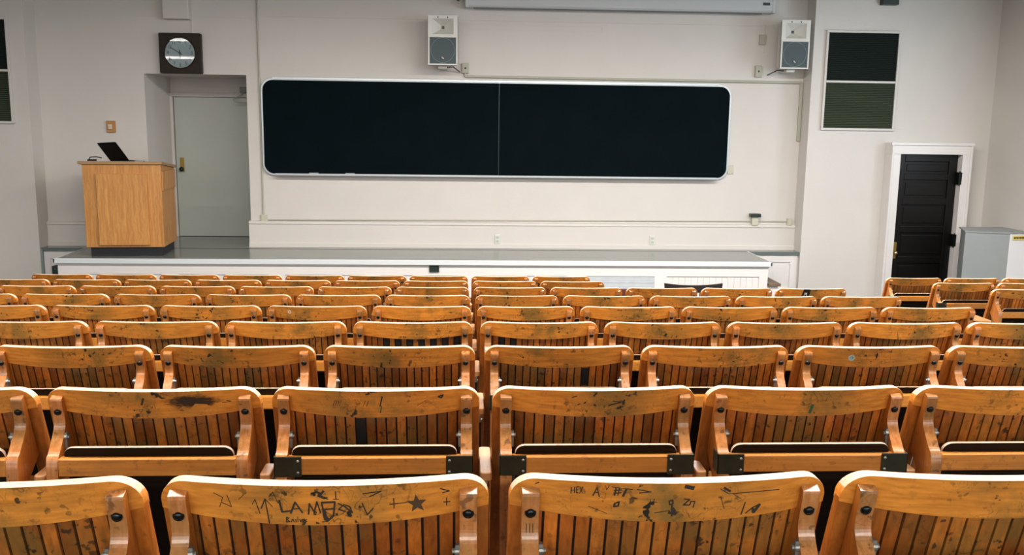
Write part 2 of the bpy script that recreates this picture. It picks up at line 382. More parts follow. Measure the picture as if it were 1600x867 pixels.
# ledge front and its edge
bm = bmnew(); box(bm, -5.43, SX0+.02, 12.12, YW, FZ, SZ-.03); box(bm, SX1-.02, 4.52, 12.12, YW, FZ, SZ-.03)
frame(bm, SX1+.01, 4.50, -.1, SZ-.05, .09, 12.10, 12.12); frame(bm, -5.42, SX0, -.1, SZ-.05, .09, 12.10, 12.12)
finish('ledge_front', bm, PAINT2, st_)
bm = bmnew(); box(bm, -5.43, SX0-.035, 12.07, 12.092, SZ-.035, SZ+.004); box(bm, SX1+.035, 4.52, 12.07, 12.092, SZ-.035, SZ+.004); finish('edge_strip', bm, mat('dull metal strip', (.18, .23, .22), .4, .6), st_)
bm = bmnew(); box(bm, -5.43, -5.405, 12.06, 12.10, FZ, SZ-.02); finish('corner_strip', bm, mat('grey green strip', (.2, .26, .25), .6), st_)

# black outlet box on the stage front
bm = bmnew(); frame(bm, -.41, -.29, .34, .42, .01, SY-.022, SY); box(bm, -.40, -.30, SY-.012, SY, .35, .41)
tag(finish('floor_socket', bm, GREENBLK, None, .002), 'small black socket plate on the white stage front', 'socket')
bm = bmnew(); prism(bm, rrect(-4.893, -4.832, .285, .395, .015), SY-.02, SY+.06, 'y'); dome(bm, (-4.862, SY-.02, .35), (0, -1, 0), .014, .008)
tag(finish('bumper', bm, GREENBLK, None), 'dark green rubber bumper at the left corner of the stage', 'bumper')

# steps to the stage
t = thing('stage_step', 'white wooden step with brown tread at the right end of the stage', 'step', (3.9, 11.5, FZ))
bm = bmnew(); box(bm, -.085, .05, -.28, .4, 0, .36); finish('riser', bm, PAINT2, t)
bm = bmnew(); box(bm, -.085, .075, -.32, .4, .36, .395); finish('tread', bm, mat('brown tread', (.16, .10, .06), .5, noise=.3, nscale=20), t, .004)
bm = bmnew(); prism(bm, [(-.22, .395), (.38, .395), (.38, .64)], -.085, -.06, 'x'); finish('stringer', bm, PAINT2, t)

# ================================================================== THINGS ON THE FRONT WALL
# blackboard
t = thing('blackboard', 'long dark blackboard with rounded corners in an aluminium frame', 'blackboard', (.465, YW, 2.05))
bw, bh = 3.085, .622
BB = mat('blackboard surface', (.0012, .0048, .0068), .75, spec=.05, noise=.35, nscale=3, bump=.02)
for s in (-1, 1):
    bm = bmnew()
    a, b = (-bw+.02, -.003) if s < 0 else (.003, bw-.02)
    out = rrect(-bw+.02, bw-.02, -bh+.02, bh-.02, .13, 8)
    half = [(max(min(x, b), a), z) for x, z in out]
    pp = []
    for q in half:
        if not pp or abs(q[0]-pp[-1][0])+abs(q[1]-pp[-1][1]) > 1e-5: pp.append(q)
    if abs(pp[0][0]-pp[-1][0])+abs(pp[0][1]-pp[-1][1]) < 1e-5: pp.pop()
    prism(bm, pp, -.03, -.0, 'y'); finish('board_panel', bm, BB, t)
bm = bmnew()
o1 = rrect(-bw, bw, -bh, bh, .15, 10); o2 = rrect(-bw+.02, bw-.02, -bh+.02, bh-.02, .13, 10)
nn = len(o1)
vs = [[bm.verts.new((p[0], y, p[1])) for p in o] for o, y in ((o1, -.0), (o1, -.045), (o2, -.045), (o2, -.0))]
for a in range(4):
    for i in range(nn):
        bm.faces.new((vs[a][i], vs[a][(i+1)%nn], vs[(a+1)%4][(i+1)%nn], vs[(a+1)%4][i]))
finish('board_frame', bm, ALU, t, smooth=True)
bm = bmnew(); prism(bm, [(-.045, -bh+.0), (-.12, -bh+.0), (-.13, -bh+.008), (-.13, -bh+.03), (-.122, -bh+.03), (-.118, -bh+.012), (-.045, -bh+.012)], -bw+.17, bw-.17, 'x'); finish('chalk_tray', bm, ALU, t)
bm = bmnew(); box(bm, -bw+.15, bw-.18, -.06, -.02, bh-.012, bh+.018); finish('map_rail', bm, ALU, t, .003)
bm = bmnew(); box(bm, -.004, .004, -.033, -.02, -bh+.03, bh-.03); finish('centre_joint', bm, mat('joint', (.015, .03, .036), .4, .3), t)
ERAS = mat('grey felt', (.12, .15, .16), .9)
for ex, lab in ((-2.42, 'grey chalkboard eraser at the far left of the chalk tray'), (-1.95, 'grey chalkboard eraser second from the left in the chalk tray')):
    e = thing('eraser', lab, 'eraser', (.465+ex, YW-.09, 2.05-bh+.012), group='erasers in the chalk tray')
    bm = bmnew(); box(bm, -.06, .06, -.022, .022, 0, .016); finish('felt', bm, ERAS, e, .003)
    bm = bmnew(); box(bm, -.06, .06, -.02, .02, .016, .028); finish('back', bm, mat('eraser back', (.3, .33, .33), .5), e, .003)

# loudspeakers
SPW = mat('off white speaker shell', (.62, .62, .58), .4)
SPG = mat('blue grey grille', (.045, .07, .08), .6, noise=.2, nscale=300)
def loudspeaker(x, z, label, cable_side):
    t = thing('loudspeaker', label, 'loudspeaker', (x, YW-.12, z), group='loudspeakers above the board')
    w, h, d = .19, .31, .30
    # shell: front wider than back, with a horn pocket in the upper front
    bm = bmnew()
    fr = rrect(-w, w, -h, h, .03, 4); bk = rrect(-w*.7, w*.7, -h*.92, h*.95, .03, 4)
    A = [bm.verts.new((p[0], -d+.02, p[1])) for p in fr]; B = [bm.verts.new((p[0], 0, p[1])) for p in bk]
    nn = len(fr)
    for i in range(nn): bm.faces.new((A[i], A[(i+1)%nn], B[(i+1)%nn], B[i]))
    bm.faces.new(B)
    sh = finish('shell', bm, SPW, t, .006)
    # baffle with flared horn
    bm = bmnew()
    x0, x1, z0, z1 = -w+.004, w-.004, .055, h-.004
    yf = -d
    hx0, hx1, hz0, hz1 = -.135, .135, .075, .265
    outer = [(x0, z0), (x1, z0), (x1, z1), (x0, z1)]; inner = [(hx0, hz0), (hx1, hz0), (hx1, hz1), (hx0, hz1)]; thr = [(-.018, .15), (.018, .15), (.018, .185), (-.018, .185)]
    vo_ = [bm.verts.new((p[0], yf, p[1])) for p in outer]; vb = [bm.verts.new((p[0], yf+.02, p[1])) for p in outer]
    vi = [bm.verts.new((p[0], yf, p[1])) for p in inner]; vt = [bm.verts.new((p[0], yf+.13, p[1])) for p in thr]
    for i in range(4):
        j = (i+1) % 4
        bm.faces.new((vb[i], vb[j], vo_[j], vo_[i])); bm.faces.new((vo_[i], vo_[j], vi[j], vi[i])); bm.faces.new((vi[i], vi[j], vt[j], vt[i]))
    f = bm.faces.new(vt); f.material_index = 1
    finish('horn', bm, [SPW, GREENBLK], t)
    bm = bmnew(); frame(bm, -w+.004, w-.004, -h+.004, .055, .02, -d-.01, -d+.02); finish('grille_frame', bm, SPW, t, .003)
    bm = bmnew(); box(bm, -w+.022, w-.022, -d-.002, -d+.018, -h+.022, .037); g = finish('grille', bm, SPG, t)
    bm = bmnew()
    pts = [(.148*math.cos(a), -.12+.152*math.sin(a)) for a in [2*PI*i/40 for i in range(40)]]
    for i in range(40):
        a, b = pts[i], pts[(i+1) % 40]
        if abs(a[1]+.12) < .153: cyl(bm, (a[0], -d-.004, a[1]), (b[0], -d-.004, b[1]), .0028, n=6)
    finish('cone_ring', bm, mat('ring grey', (.2, .26, .26), .5), g)
    bm = bmnew(); cyl(bm, (.0, -d-.001, -.215), (.0, -d-.007, -.215), .026, n=20); lg = finish('logo_badge', bm, GREENBLK, g)
    bm = bmnew(); box(bm, -.014, .0, -d-.009, -d-.006, -.213, -.203); box(bm, -.002, .012, -d-.009, -d-.006, -.227, -.215); finish('logo_mark', bm, PAINT2, lg)
    for sx_ in (-.06, .06):
        bm = bmnew(); dome(bm, (sx_, -d, .28), (0, -1, 0), .009, .004); finish('screw', bm, BOLT, t)
    bm = bmnew(); box(bm, -.06, .05, -.2, .12, -h-.03, -h+.03); box(bm, -.05, .05, .09, .12, -h-.03, .0); finish('mount', bm, SPW, t, .004)
    cs = cable_side
    bm = bmnew(); tube(bm, [(.05*cs, -.1, -h-.01), (.13*cs, -.06, -h-.0), (.19*cs, .05, -h-.04), (.215*cs, .09, -h-.055)], .007, 8)
    tag_ = finish('cable', bm, GREENBLK, t, smooth=True)
    return t
loudspeaker(-.265, 3.155, 'off white loudspeaker mounted above the middle of the blackboard', 1)
loudspeaker(4.235, 3.18, 'off white loudspeaker in the corner above the right end of the board', -1)

# conduits and boxes
OLV = mat('painted conduit', (.40, .40, .33), .5)
def conduit(pts, r, label):
    bm = bmnew(); tube(bm, pts, r, 10); return tag(finish('conduit', bm, OLV, None, smooth=True), label, 'conduit', 'surface conduits on the front wall')
conduit([(-2.64, YW-.012, 4.4), (-2.64, YW-.012, .90)], .011, 'thin vertical conduit running down the wall left of the blackboard')
conduit([(-2.60, YW-.012, .838), (4.42, YW-.012, .866)], .008, 'thin horizontal conduit low along the wall under the blackboard')
conduit([(.02, YW-.018, 2.80), (.02, YW-.018, 2.735), (4.5, YW-.018, 2.722)], .017, 'thick olive conduit running along the top of the blackboard to the right corner')
bm = bmnew(); box(bm, 4.475, 4.515, YW-.03, YW, 1.95, 2.72)
tag(finish('cable_duct', bm, OLV, None, .004), 'narrow olive vertical duct in the right corner beside the pier', 'duct', 'ducts on the front wall')
bm = bmnew(); box(bm, -3.80, -3.475, YW-.12, YW, 3.385, 4.5)
tag(finish('cable_duct', bm, PAINT, None, .01), 'wide boxed painted duct coming down above the wall clock', 'duct', 'ducts on the front wall')
def wallbox(name, x, z, w, h, d, m, label, cat, grp=None, kind=None, yw=YW):
    t = thing(name, label, cat, (x, yw, z), group=grp)
    bm = bmnew(); box(bm, -w/2, w/2, -d, 0, -h/2, h/2); finish('box', bm, m, t, .004)
    bm = bmnew(); box(bm, -w/2+.006, w/2-.006, -d-.004, -d, -h/2+.006, h/2-.006); pl = finish('cover', bm, m, t, .002)
    if kind == 'outlet':
        for s in (-1, 1):
            bm = bmnew(); box(bm, -.018, .018, -d-.007, -d-.003, s*.026-.014, s*.026+.014)
            f = finish('receptacle', bm, mat('receptacle', (.42, .45, .38), .5), pl, .003)
            bm = bmnew()
    if kind == 'screw':
        bm = bmnew(); dome(bm, (0, -d-.004, .0), (0, -1, 0), .012, .006); finish('screw', bm, BOLT, pl)
    return t
IV = mat('ivory plate', (.50, .50, .40), .45); IVW = mat('pale outlet box', (.58, .60, .56), .45)
wallbox('power_outlet', .46, .60, .075, .125, .05, IVW, 'surface power outlet low on the wall below the middle of the board', 'outlet', 'low wall outlets', 'outlet')
wallbox('power_outlet', 2.56, .60, .075, .125, .05, IVW, 'surface power outlet low on the wall below the right half of the board', 'outlet', 'low wall outlets', 'outlet')
wallbox('junction_box', -2.63, .845, .085, .125, .035, IV, 'ivory junction box at the foot of the vertical conduit left of the board', 'junction box', 'junction boxes')
wallbox('junction_box', 4.44, .862, .06, .10, .05, IV, 'small pale junction box at the right end of the low conduit', 'junction box', 'junction boxes')
wallbox('junction_box', .02, 2.84, .09, .13, .04, OLV, 'olive junction box with dark screw below the middle loudspeaker', 'junction box', 'junction boxes', 'screw')
wallbox('junction_box', 3.90, 2.86, .09, .15, .04, OLV, 'olive junction box with dark screw left of the corner loudspeaker', 'junction box', 'junction boxes', 'screw')
wallbox('junction_box', 3.935, 3.27, .09, .13, .03, OLV, 'olive junction box under the right end of the projection screen', 'junction box', 'junction boxes')
wallbox('light_switch', 3.596, 1.562, .085, .12, .012, IV, 'ivory switch plate just right of the blackboard', 'switch')
t = wallbox('wall_telephone', 3.96, .87, .09, .12, .06, IV, 'ivory wall box with black top on the low conduit near the corner', 'wall box')
bm = bmnew(); box(bm, -.075, .065, -.10, -.0, .062, .105); finish('black_top', bm, GREENBLK, t, .006)
ORG = mat('orange brown plate', (.42, .20, .06), .5)
t = thing('fire_alarm', 'small orange brown alarm plate on the wall above the podium', 'alarm', (-4.55, YW, 2.03))
bm = bmnew(); box(bm, -.055, .055, -.03, 0, -.075, .075); b_ = finish('plate', bm, ORG, t, .004)
bm = bmnew(); box(bm, -.03, .02, -.045, -.03, -.035, .03); finish('lever', bm, mat('pale lever', (.6, .5, .38), .5), t, .003)

# faint painted-over rail between loudspeaker and screen
bm = bmnew(); frame(bm, .075, 1.81, 3.33, 3.40, .008, YW-.006, YW)
tag(finish('picture_rail', bm, PAINT, None), 'thin painted over rail outline right of the middle loudspeaker', 'rail')

# projection screen case at the top
t = thing('projection_screen', 'rolled up projection screen in a long pale metal case at the top', 'screen', (2.02, YW-.1, 3.68))
SC = mat('pale blue grey case', (.52, .54, .56), .45)
bm = bmnew(); prism(bm, [(-.07, -.085), (.08, -.085), (.08, .1), (-.07, .1), (-.09, .07), (-.09, -.06)], -1.99, 1.98, 'x'); finish('case', bm, SC, t, .006)
for s in (-1, 1):
    bm = bmnew(); box(bm, s*1.985-.02, s*1.985+.02, -.095, .085, -.09, .105); finish('end_cap', bm, SC, t, .006)
bm = bmnew(); box(bm, -1.9, 1.85, -.03, -.01, -.10, -.085); finish('slat_bar', bm, mat('dark slot', (.1, .12, .12), .5), t)
bm = bmnew(); box(bm, 1.84, 1.93, -.098, -.088, .005, .04); finish('badge', bm, GREENBLK, t)
bm = bmnew(); tube(bm, [(-2.0, -.02, .08), (-2.05, -.03, .02), (-2.1, -.02, .0), (-2.14, .0, .04)], .008, 8); finish('pull_cord', bm, GREENBLK, t, smooth=True)

# wall clock
t = thing('wall_clock', 'square dark wood wall clock with round white dial above the recess', 'clock', (-3.61, YW-.06, 2.967), group=None)
CW = mat('dark stained clock wood', (.022, .014, .01), .5, noise=.4, nscale=20, spec=.2)
bm = bmnew(); prism(bm, rrect(-.262, .262, -.255, .25, .015, 3), -.03, .06, 'y'); finish('case', bm, CW, t, .006)
bm = bmnew(); cyl(bm, (0, -.03, .0), (0, -.036, .0), .19, n=48); dial = finish('dial', bm, mat('dial white', (.40, .52, .56), .5), t)
bm = bmnew(); 
for i in range(48):
    a, b = 2*PI*i/48, 2*PI*(i+1)/48
    cyl(bm, (.193*math.cos(a), -.036, .193*math.sin(a)), (.193*math.cos(b), -.036, .193*math.sin(b)), .008, n=6)
finish('bezel', bm, CW, t, smooth=True)
def stroke(bm, pts, wdt, y, M=None):
    for (a, b) in zip(pts[:-1], pts[1:]):
        a, b = Vector(a), Vector(b); d = (b-a)
        if d.length < 1e-6: continue
        d.normalize(); n_ = Vector((-d.y, d.x))*wdt/2; a = a-d*wdt*.3; b = b+d*wdt*.3
        box_pts = [a-n_, b-n_, b+n_, a+n_]
        prism(bm, [(p.x, p.y) for p in box_pts], y-.001, y, 'y')
DIG = {'1': [[(0,0),(0,1)]], '2': [[(-.5,1),(.5,1),(.5,.5),(-.5,0),(.5,0)]], '3': [[(-.5,1),(.5,1),(0,.55),(.5,.4),(.4,0),(-.5,0)]], '4': [[(.3,0),(.3,1),(-.5,.3),(.6,.3)]],
 '5': [[(.5,1),(-.5,1),(-.5,.55),(.4,.5),(.4,0),(-.5,0)]], '6': [[(.4,1),(-.4,.6),(-.4,0),(.4,0),(.4,.5),(-.4,.5)]], '7': [[(-.5,1),(.5,1),(-.1,0)]], '8': [[(-.4,0),(.4,0),(.4,1),(-.4,1),(-.4,0)],[(-.4,.5),(.4,.5)]],
 '9': [[(-.3,0),(.4,.4),(.4,1),(-.4,1),(-.4,.5),(.4,.5)]], '0': [[(-.4,0),(.4,0),(.4,1),(-.4,1),(-.4,0)]]}
bm = bmnew()
for h in range(1, 13):
    a = PI/2 - h*PI/6; cx_, cz_ = .148*math.cos(a), .148*math.sin(a); s_ = str(h)
    for k, ch in enumerate(s_):
        ox = cx_ + (k-(len(s_)-1)/2)*.026
        for st in DIG[ch]: stroke(bm, [(ox+p[0]*.018, cz_+(p[1]-.5)*.036) for p in st], .005, -.0362)
finish('numerals', bm, INK, dial)
def hand(name, ang, ln, w_):
    bm = bmnew(); d = Vector((math.sin(ang), math.cos(ang))); stroke(bm, [tuple(-d*.035), tuple(d*ln)], w_, -.038); dome(bm, (0, -.038, 0), (0, -1, 0), .012, .005); finish(name, bm, INK, dial)
hand('minute_hand', math.radians(-60), .13, .009); hand('hour_hand', math.radians(175), .085, .012)
gl = mat('clock glass', (1, 1, 1), .02); gl.node_tree.nodes['Principled BSDF'].inputs['Transmission Weight'].default_value = 1
bm = bmnew(); cyl(bm, (0, -.043, 0), (0, -.045, 0), .19, n=48); finish('glass', bm, gl, t)

# louvred vents in the piers
VD = mat('dark green louvre', (.008, .015, .012), .7, spec=.2); VL = mat('olive green louvre', (.05, .065, .038), .6, spec=.3)
def vent(x0, x1, z0, z1, zm, label):
    cx_ = (x0+x1)/2; t = thing('louvre_vent', label, 'vent', (cx_, YP, (z0+z1)/2), group='louvred vents in the piers')
    a, b, c, d, m_ = x0-cx_, x1-cx_, -(z1-z0)/2, (z1-z0)/2, zm-(z0+z1)/2
    bm = bmnew(); frame(bm, a-.03, b+.03, c-.03, d+.03, .03, -.035, 0); box(bm, a, b, -.035, 0, m_-.014, m_+.014); finish('frame', bm, PAINT, t, .004)
    for nm, lo_, hi_, mm, ba in (('upper_louvres', m_+.014, d, VD, VD), ('lower_louvres', c, m_-.014, VL, VD)):
        bm = bmnew(); box(bm, a, b, -.008, -.002, lo_, hi_, 1); nn = 26
        for k in range(nn):
            z_ = lo_ + (hi_-lo_)*(k+.5)/nn; hh = (hi_-lo_)/nn*.62
            prism(bm, [(-.024, z_-hh/2), (-.021, z_-hh/2-.001), (-.008, z_+hh/2), (-.011, z_+hh/2+.001)], a, b, 'x')
        finish(nm, bm, [mm, ba], t)
vent(4.705, 5.628, 2.135, 3.35, 2.73, 'tall dark green louvred vent high on the right pier')
vent(-6.60, -5.65, 2.085, 3.32, 2.705, 'tall dark green louvred vent high on the left pier')
bm = bmnew(); box(bm, 5.35, 5.56, YP-.1, YP, 3.70, 3.80); tag(finish('exit_lamp', bm, GREENBLK, None, .004), 'small black fitting at the very top of the right pier', 'fitting')

# white cabinet at the right wall
t = thing('radiator_cabinet', 'white metal cabinet with grey side standing at the right wall', 'cabinet', (6.6, 11.2, FZ))
CG = mat('grey green cabinet side', (.27, .295, .30), .5, noise=.06); CWH = mat('white cabinet front', (.74, .76, .80), .45)
bm = bmnew(); prism(bm, [(-.40, -.17), (.10, -.285), (.10, -.27), (.10, .3), (-.2, .3)], 0, 1.075, 'z'); finish('side_panel', bm, CG, t)
bm = bmnew(); prism(bm, [(.10, -.29), (.37, -.24), (.37, .3), (.10, .3)], 0, 1.07, 'z'); fp = finish('front_panel', bm, CWH, t, .003)
bm = bmnew(); prism(bm, [(-.41, -.175), (.10, -.30), (.37, -.25), (.37, .31), (-.22, .31)], 1.075, 1.09, 'z'); finish('top', bm, CG, t)
d_ = Vector((.27, .05)).normalized()
M_ = Matrix.Translation((.135, -.289, .995)) @ Matrix.Rotation(math.atan2(d_.y, d_.x), 4, 'Z')
bm = bmnew(); box(bm, 0, .2, -.004, 0, 0, .055, 0, M_); sk = finish('yellow_sticker', bm, mat('yellow sticker', (.72, .58, .13), .5), fp)
bm = bmnew()
for k in range(8): box(bm, .015+k*.022, .03+k*.022, -.0055, -.004, .015, .04, 0, M_)
finish('sticker_text', bm, INK, sk)
bm = bmnew()
M_ = Matrix.Translation((-.40, -.17, .38)) @ Matrix.Rotation(math.atan2(-.115, .5), 4, 'Z')
box(bm, .0, .51, -.012, 0, 0, .02, 0, M_); finish('rail', bm, CG, t)

# ------------------------------------------------------------------ podium and laptop
OAK  = wood('podium oak', (.50, .21, .048), (.68, .33, .09), stain=0, grain=(8, 8, .7), rough=.4, coat=.15, fig=.26)
OAKT = wood('podium top edge', (.27, .15, .06), (.36, .21, .09), stain=0, rough=.4)
t = thing('podium', 'oak veneered lecture podium with raised front panel and black plinth', 'podium', (-4.09, 11.34, SZ), math.radians(5))
def sl(z, y): return z - y*.10
bm = bmnew()
M0 = [(0, .115), (.72, .115), (.72, sl(1.115, .72)), (0, 1.115)]
prism(bm, M0, -.45, .45, 'x'); finish('carcass', bm, OAK, t, .002)
bm = bmnew(); box(bm, -.29, .29, -.034, 0, .145, 1.0); finish('front_panel', bm, OAK, t, .002)
bm = bmnew(); box(bm, .45, .466, .02, .70, .80, 1.03); finish('side_drawer', bm, OAK, t, .002)
bm = bmnew(); prism(bm, [(-.03, 1.118), (.75, sl(1.118, .75)), (.75, sl(1.152, .75)), (-.03, 1.152)], -.49, .475, 'x'); finish('top', bm, OAKT, t, .003)
bm = bmnew(); box(bm, -.41, .42, .03, .68, 0, .115); finish('plinth', bm, mat('black plinth', (.008, .009, .012), .4), t)
LB = mat('black laptop plastic', (.004, .004, .005), .55, spec=.2)
zt = SZ + 1.152
TILT = -.0997
lt = thing('laptop', 'open black laptop standing on the podium, screen leaning towards the seats', 'laptop', (-4.155, 11.50, zt-.014), math.radians(-33)); lt.rotation_mode = 'ZYX'; lt.rotation_euler = (TILT, 0, math.radians(-33))
bm = bmnew(); box(bm, -.17, .17, -.01, .22, 0, .018); finish('base', bm, LB, lt, .004)
Ms = Matrix.Translation((0, -.005, .016)) @ Matrix.Rotation(math.radians(42), 4, 'X')
bm = bmnew(); prism(bm, rrect(-.17, .17, 0, .275, .012, 3), -.009, 0, 'y', 0, Ms); scn = finish('screen_lid', bm, LB, lt, .002)
bm = bmnew(); cyl(bm, (-.12, -.008, .012), (.12, -.008, .012), .012); finish('hinge', bm, LB, lt)
ms = thing('microphone', 'small black gooseneck microphone lying beside the laptop on the podium', 'microphone', (-4.46, 11.42, zt-.004), math.radians(15))
bm = bmnew(); prism(bm, rrect(-.05, .05, -.03, .03, .01, 3), 0, .02, 'z'); finish('base', bm, LB, ms, .003)
bm = bmnew(); tube(bm, [(-.03, 0, .02), (-.02, 0, .045), (.05, 0, .05), (.11, 0, .035)], .006, 8); finish('neck', bm, LB, ms)
rm = bmnew(); box(rm, -.045, .045, -.02, .02, 0, .018); rmo = finish('remote_control', rm, mat('grey remote', (.25, .26, .25), .5), None, .004); rmo.location = (-3.90, 11.40, zt-.012)
tag(rmo, 'small grey remote control right of the laptop on the podium', 'remote control')

# ------------------------------------------------------------------ two dark chairs between the first row and the stage
DK = mat('black stained chair wood', (.012, .008, .007), .4); MR = mat('maroon stained chair wood', (.085, .02, .016), .4)
def front_chair(x, y, m, label, wd, ztop, dip):
    z0 = -.0956 if y < 9.0 else FZ
    t = thing('wooden_chair', label, 'chair', (x, y, z0), 0, 'loose chairs in front of the stage'); H = ztop - z0; h = wd/2
    bm = bmnew(); N_ = 12; top = []; bot = []
    for i in range(N_+1):
        u = -1+2*i/N_; top.append((u*h, H-dip*(1-u*u)))
        bot.append((u*h*.97, H-.085-dip*(1-u*u)*.6))
    prism(bm, top+bot[::-1], -.012, .012, 'y'); finish('crest_rail', bm, m, t, .003)
    for s in (-1, 1):
        bm = bmnew(); prism(bm, [(.0, H-.03), (.03, H-.03), (.045, .43), (.0, 0), (-.03, 0), (.01, .43)], s*h*.9-.02, s*h*.9+.02, 'x'); finish('rear_leg', bm, m, t, .003)
        bm = bmnew(); box(bm, s*h*.85-.02, s*h*.85+.02, .38, .42, 0, .43); finish('front_leg', bm, m, t, .003)
    bm = bmnew()
    for k in range(5):
        x_ = (-.3+.15*k)*wd; prism(bm, [(-.002, H-.06), (.008, H-.06), (.045, .46), (.035, .46)], x_-.02, x_+.02, 'x')
    finish('back_slats', bm, m, t)
    bm = bmnew(); prism(bm, rrect(-h*.95, h*.95, .0, .44, .04, 4), .43, .46, 'z'); finish('seat', bm, m, t, .006)
front_chair(2.32, 9.05, DK, 'black wooden chair with a curved top rail in front of the stage', .595, .575, .022)
front_chair(1.60, 8.75, MR, 'maroon wooden chair in front of the grey stage panel', .42, .572, .005)

# ================================================================== LECTURE HALL SEATS
W, H = .50, .84
hw = W/2; LEAN = math.tan(math.radians(17)); SAG = .035
def yc(x, z): return -SAG*(1-(x/hw)**2) + (H-z)*LEAN
RC = .042
def ztop(x):
    a = abs(x)-(hw-RC)
    return H - (RC*(1-math.sqrt(max(0, 1-(a/RC)**2))) if a > 0 else 0) - .0
def zbot(x): return .787 - .019*(1-(x/hw)**2)
seat_root = bpy.data.objects.new('folding_seat', None)   # the first seat; copies below
C.objects.link(seat_root); seat_root.empty_display_size = .1

def make_crest():
    bm = bmnew()
    xs = [-hw+.0001]; 
    for k in range(1, 9): xs.append(-hw + RC*(1-math.cos(PI/2*k/8)))
    for k in range(1, 16): xs.append(-hw+RC + (W-2*RC)*k/16)
    xs += [-x for x in xs[8::-1]]
    T = .024; cols = []
    for x in xs:
        zt_, zb = ztop(x), zbot(x)
        cols.append([bm.verts.new((x, yc(x, zt_), zt_)), bm.verts.new((x, yc(x, zb), zb)), bm.verts.new((x, yc(x, zb)+T, zb)), bm.verts.new((x, yc(x, zt_)+T, zt_))])
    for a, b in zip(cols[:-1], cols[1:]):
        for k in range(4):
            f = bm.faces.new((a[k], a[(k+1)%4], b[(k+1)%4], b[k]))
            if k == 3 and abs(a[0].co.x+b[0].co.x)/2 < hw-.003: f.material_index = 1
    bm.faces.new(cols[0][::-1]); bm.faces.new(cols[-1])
    return bm
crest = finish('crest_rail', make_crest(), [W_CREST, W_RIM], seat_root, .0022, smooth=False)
for p_ in crest.data.polygons: p_.use_smooth = True
try: crest.data.set_sharp_from_angle(angle=math.radians(40))
except Exception: pass

SP = .0245
def make_slats(missing=()):
    bm = bmnew(); n_ = 18; x0 = -n_*SP/2; z0, z1 = .645, .792
    for k in range(n_):
        if k in missing: continue
        a, b = x0+k*SP+.0021, x0+(k+1)*SP-.0021
        v = []
        for x, in ((a,), (b,)):
            for z in (z0, z1):
                for dy in (.006, .016): v.append(bm.verts.new((x, yc(x, z)+dy, z)))
        # order: a z0 r, a z0 f, a z1 r, a z1 f, b ...
        for f in ((0,1,3,2), (4,6,7,5), (0,2,6,4), (1,5,7,3), (0,4,5,1), (2,3,7,6)): bm.faces.new([v[i] for i in f])
    for k in range(n_):
        if k in missing: continue
        a, b = x0+k*SP, x0+(k+1)*SP
        q = [bm.verts.new((x, yc(x, z)+.0125, z)) for x, z in ((a, z0), (b, z0), (b, z1), (a, z1))]
        bm.faces.new(q).material_index = 1
    return bm
slats = finish('slat_back', make_slats(), [W_SLAT, GROOVE], seat_root)

posts = []
for s in (-1, 1):
    bm = bmnew(); x0, x1 = sorted((s*(hw-.036), s*hw))
    def q(z, dy): return (yc(s*hw, z)+dy, z)
    prism(bm, [q(.7955, .001), q(.0, .001), q(.0, .05), q(.7955, .023)], x0, x1, 'x'); posts.append(finish('side_post', bm, W_POST, seat_root, .0025))
legs = []; rear = None
AX = .218
for s in (-1, 1):
    ys = lambda z: yc(AX, z)
    rear_pts = [(ys(.824)-.001, .824), (ys(.816)-.016, .818), (ys(.80)-.019, .80), (ys(.775)-.019, .775), (ys(.755)-.023, .755), (ys(.74)-.032, .74), (ys(.725)-.047, .725), (ys(.71)-.064, .71), (ys(.70)-.077, .698), (-.056, .686), (-.060, .672), (-.062, .655), (-.062, .62), (-.075, .0)]
    # smooth the S of the rear edge
    def cr_(p0, p1, p2, p3, t):
        return tuple(.5*((2*p1[i]) + (-p0[i]+p2[i])*t + (2*p0[i]-5*p1[i]+4*p2[i]-p3[i])*t*t + (-p0[i]+3*p1[i]-3*p2[i]+p3[i])*t**3) for i in range(2))
    sm = rear_pts[:2]
    for i in range(1, len(rear_pts)-3):
        for k in range(1, 4): sm.append(cr_(rear_pts[i-1], rear_pts[i], rear_pts[i+1], rear_pts[i+2], k/3))
    sm += rear_pts[-2:]
    front = [(-.04, .0), (-.028, .60), (ys(.66)+.002, .66), (ys(.824)-.0005, .824)]
    bm = bmnew(); prism(bm, sm+front, s*AX-.0135, s*AX+.0135, 'x')
    for f in bm.faces:
        f.normal_update()
        if abs(f.normal.x) > .9: f.material_index = 1  # sides get the darker post wood, so their shade is painted in
    lg = finish('rear_leg', bm, [W_LEG, W_POST], seat_root, .003); legs.append(lg)
    bm = bmnew(); yb = ys(.785)-.0185
    cyl(bm, (s*AX, yb+.004, .785), (s*AX, yb-.0015, .785), .0088, n=18); dome(bm, (s*AX, yb-.0015, .785), (0, -1, -.25), .0070, .005); finish('bolt', bm, BOLT, lg, smooth=True)
rail = None
bm = bmnew(); box(bm, -AX+.0135, AX-.0135, -.061, -.036, .643, .686); rail = finish('rear_rail', bm, W_RAIL, seat_root, .003)
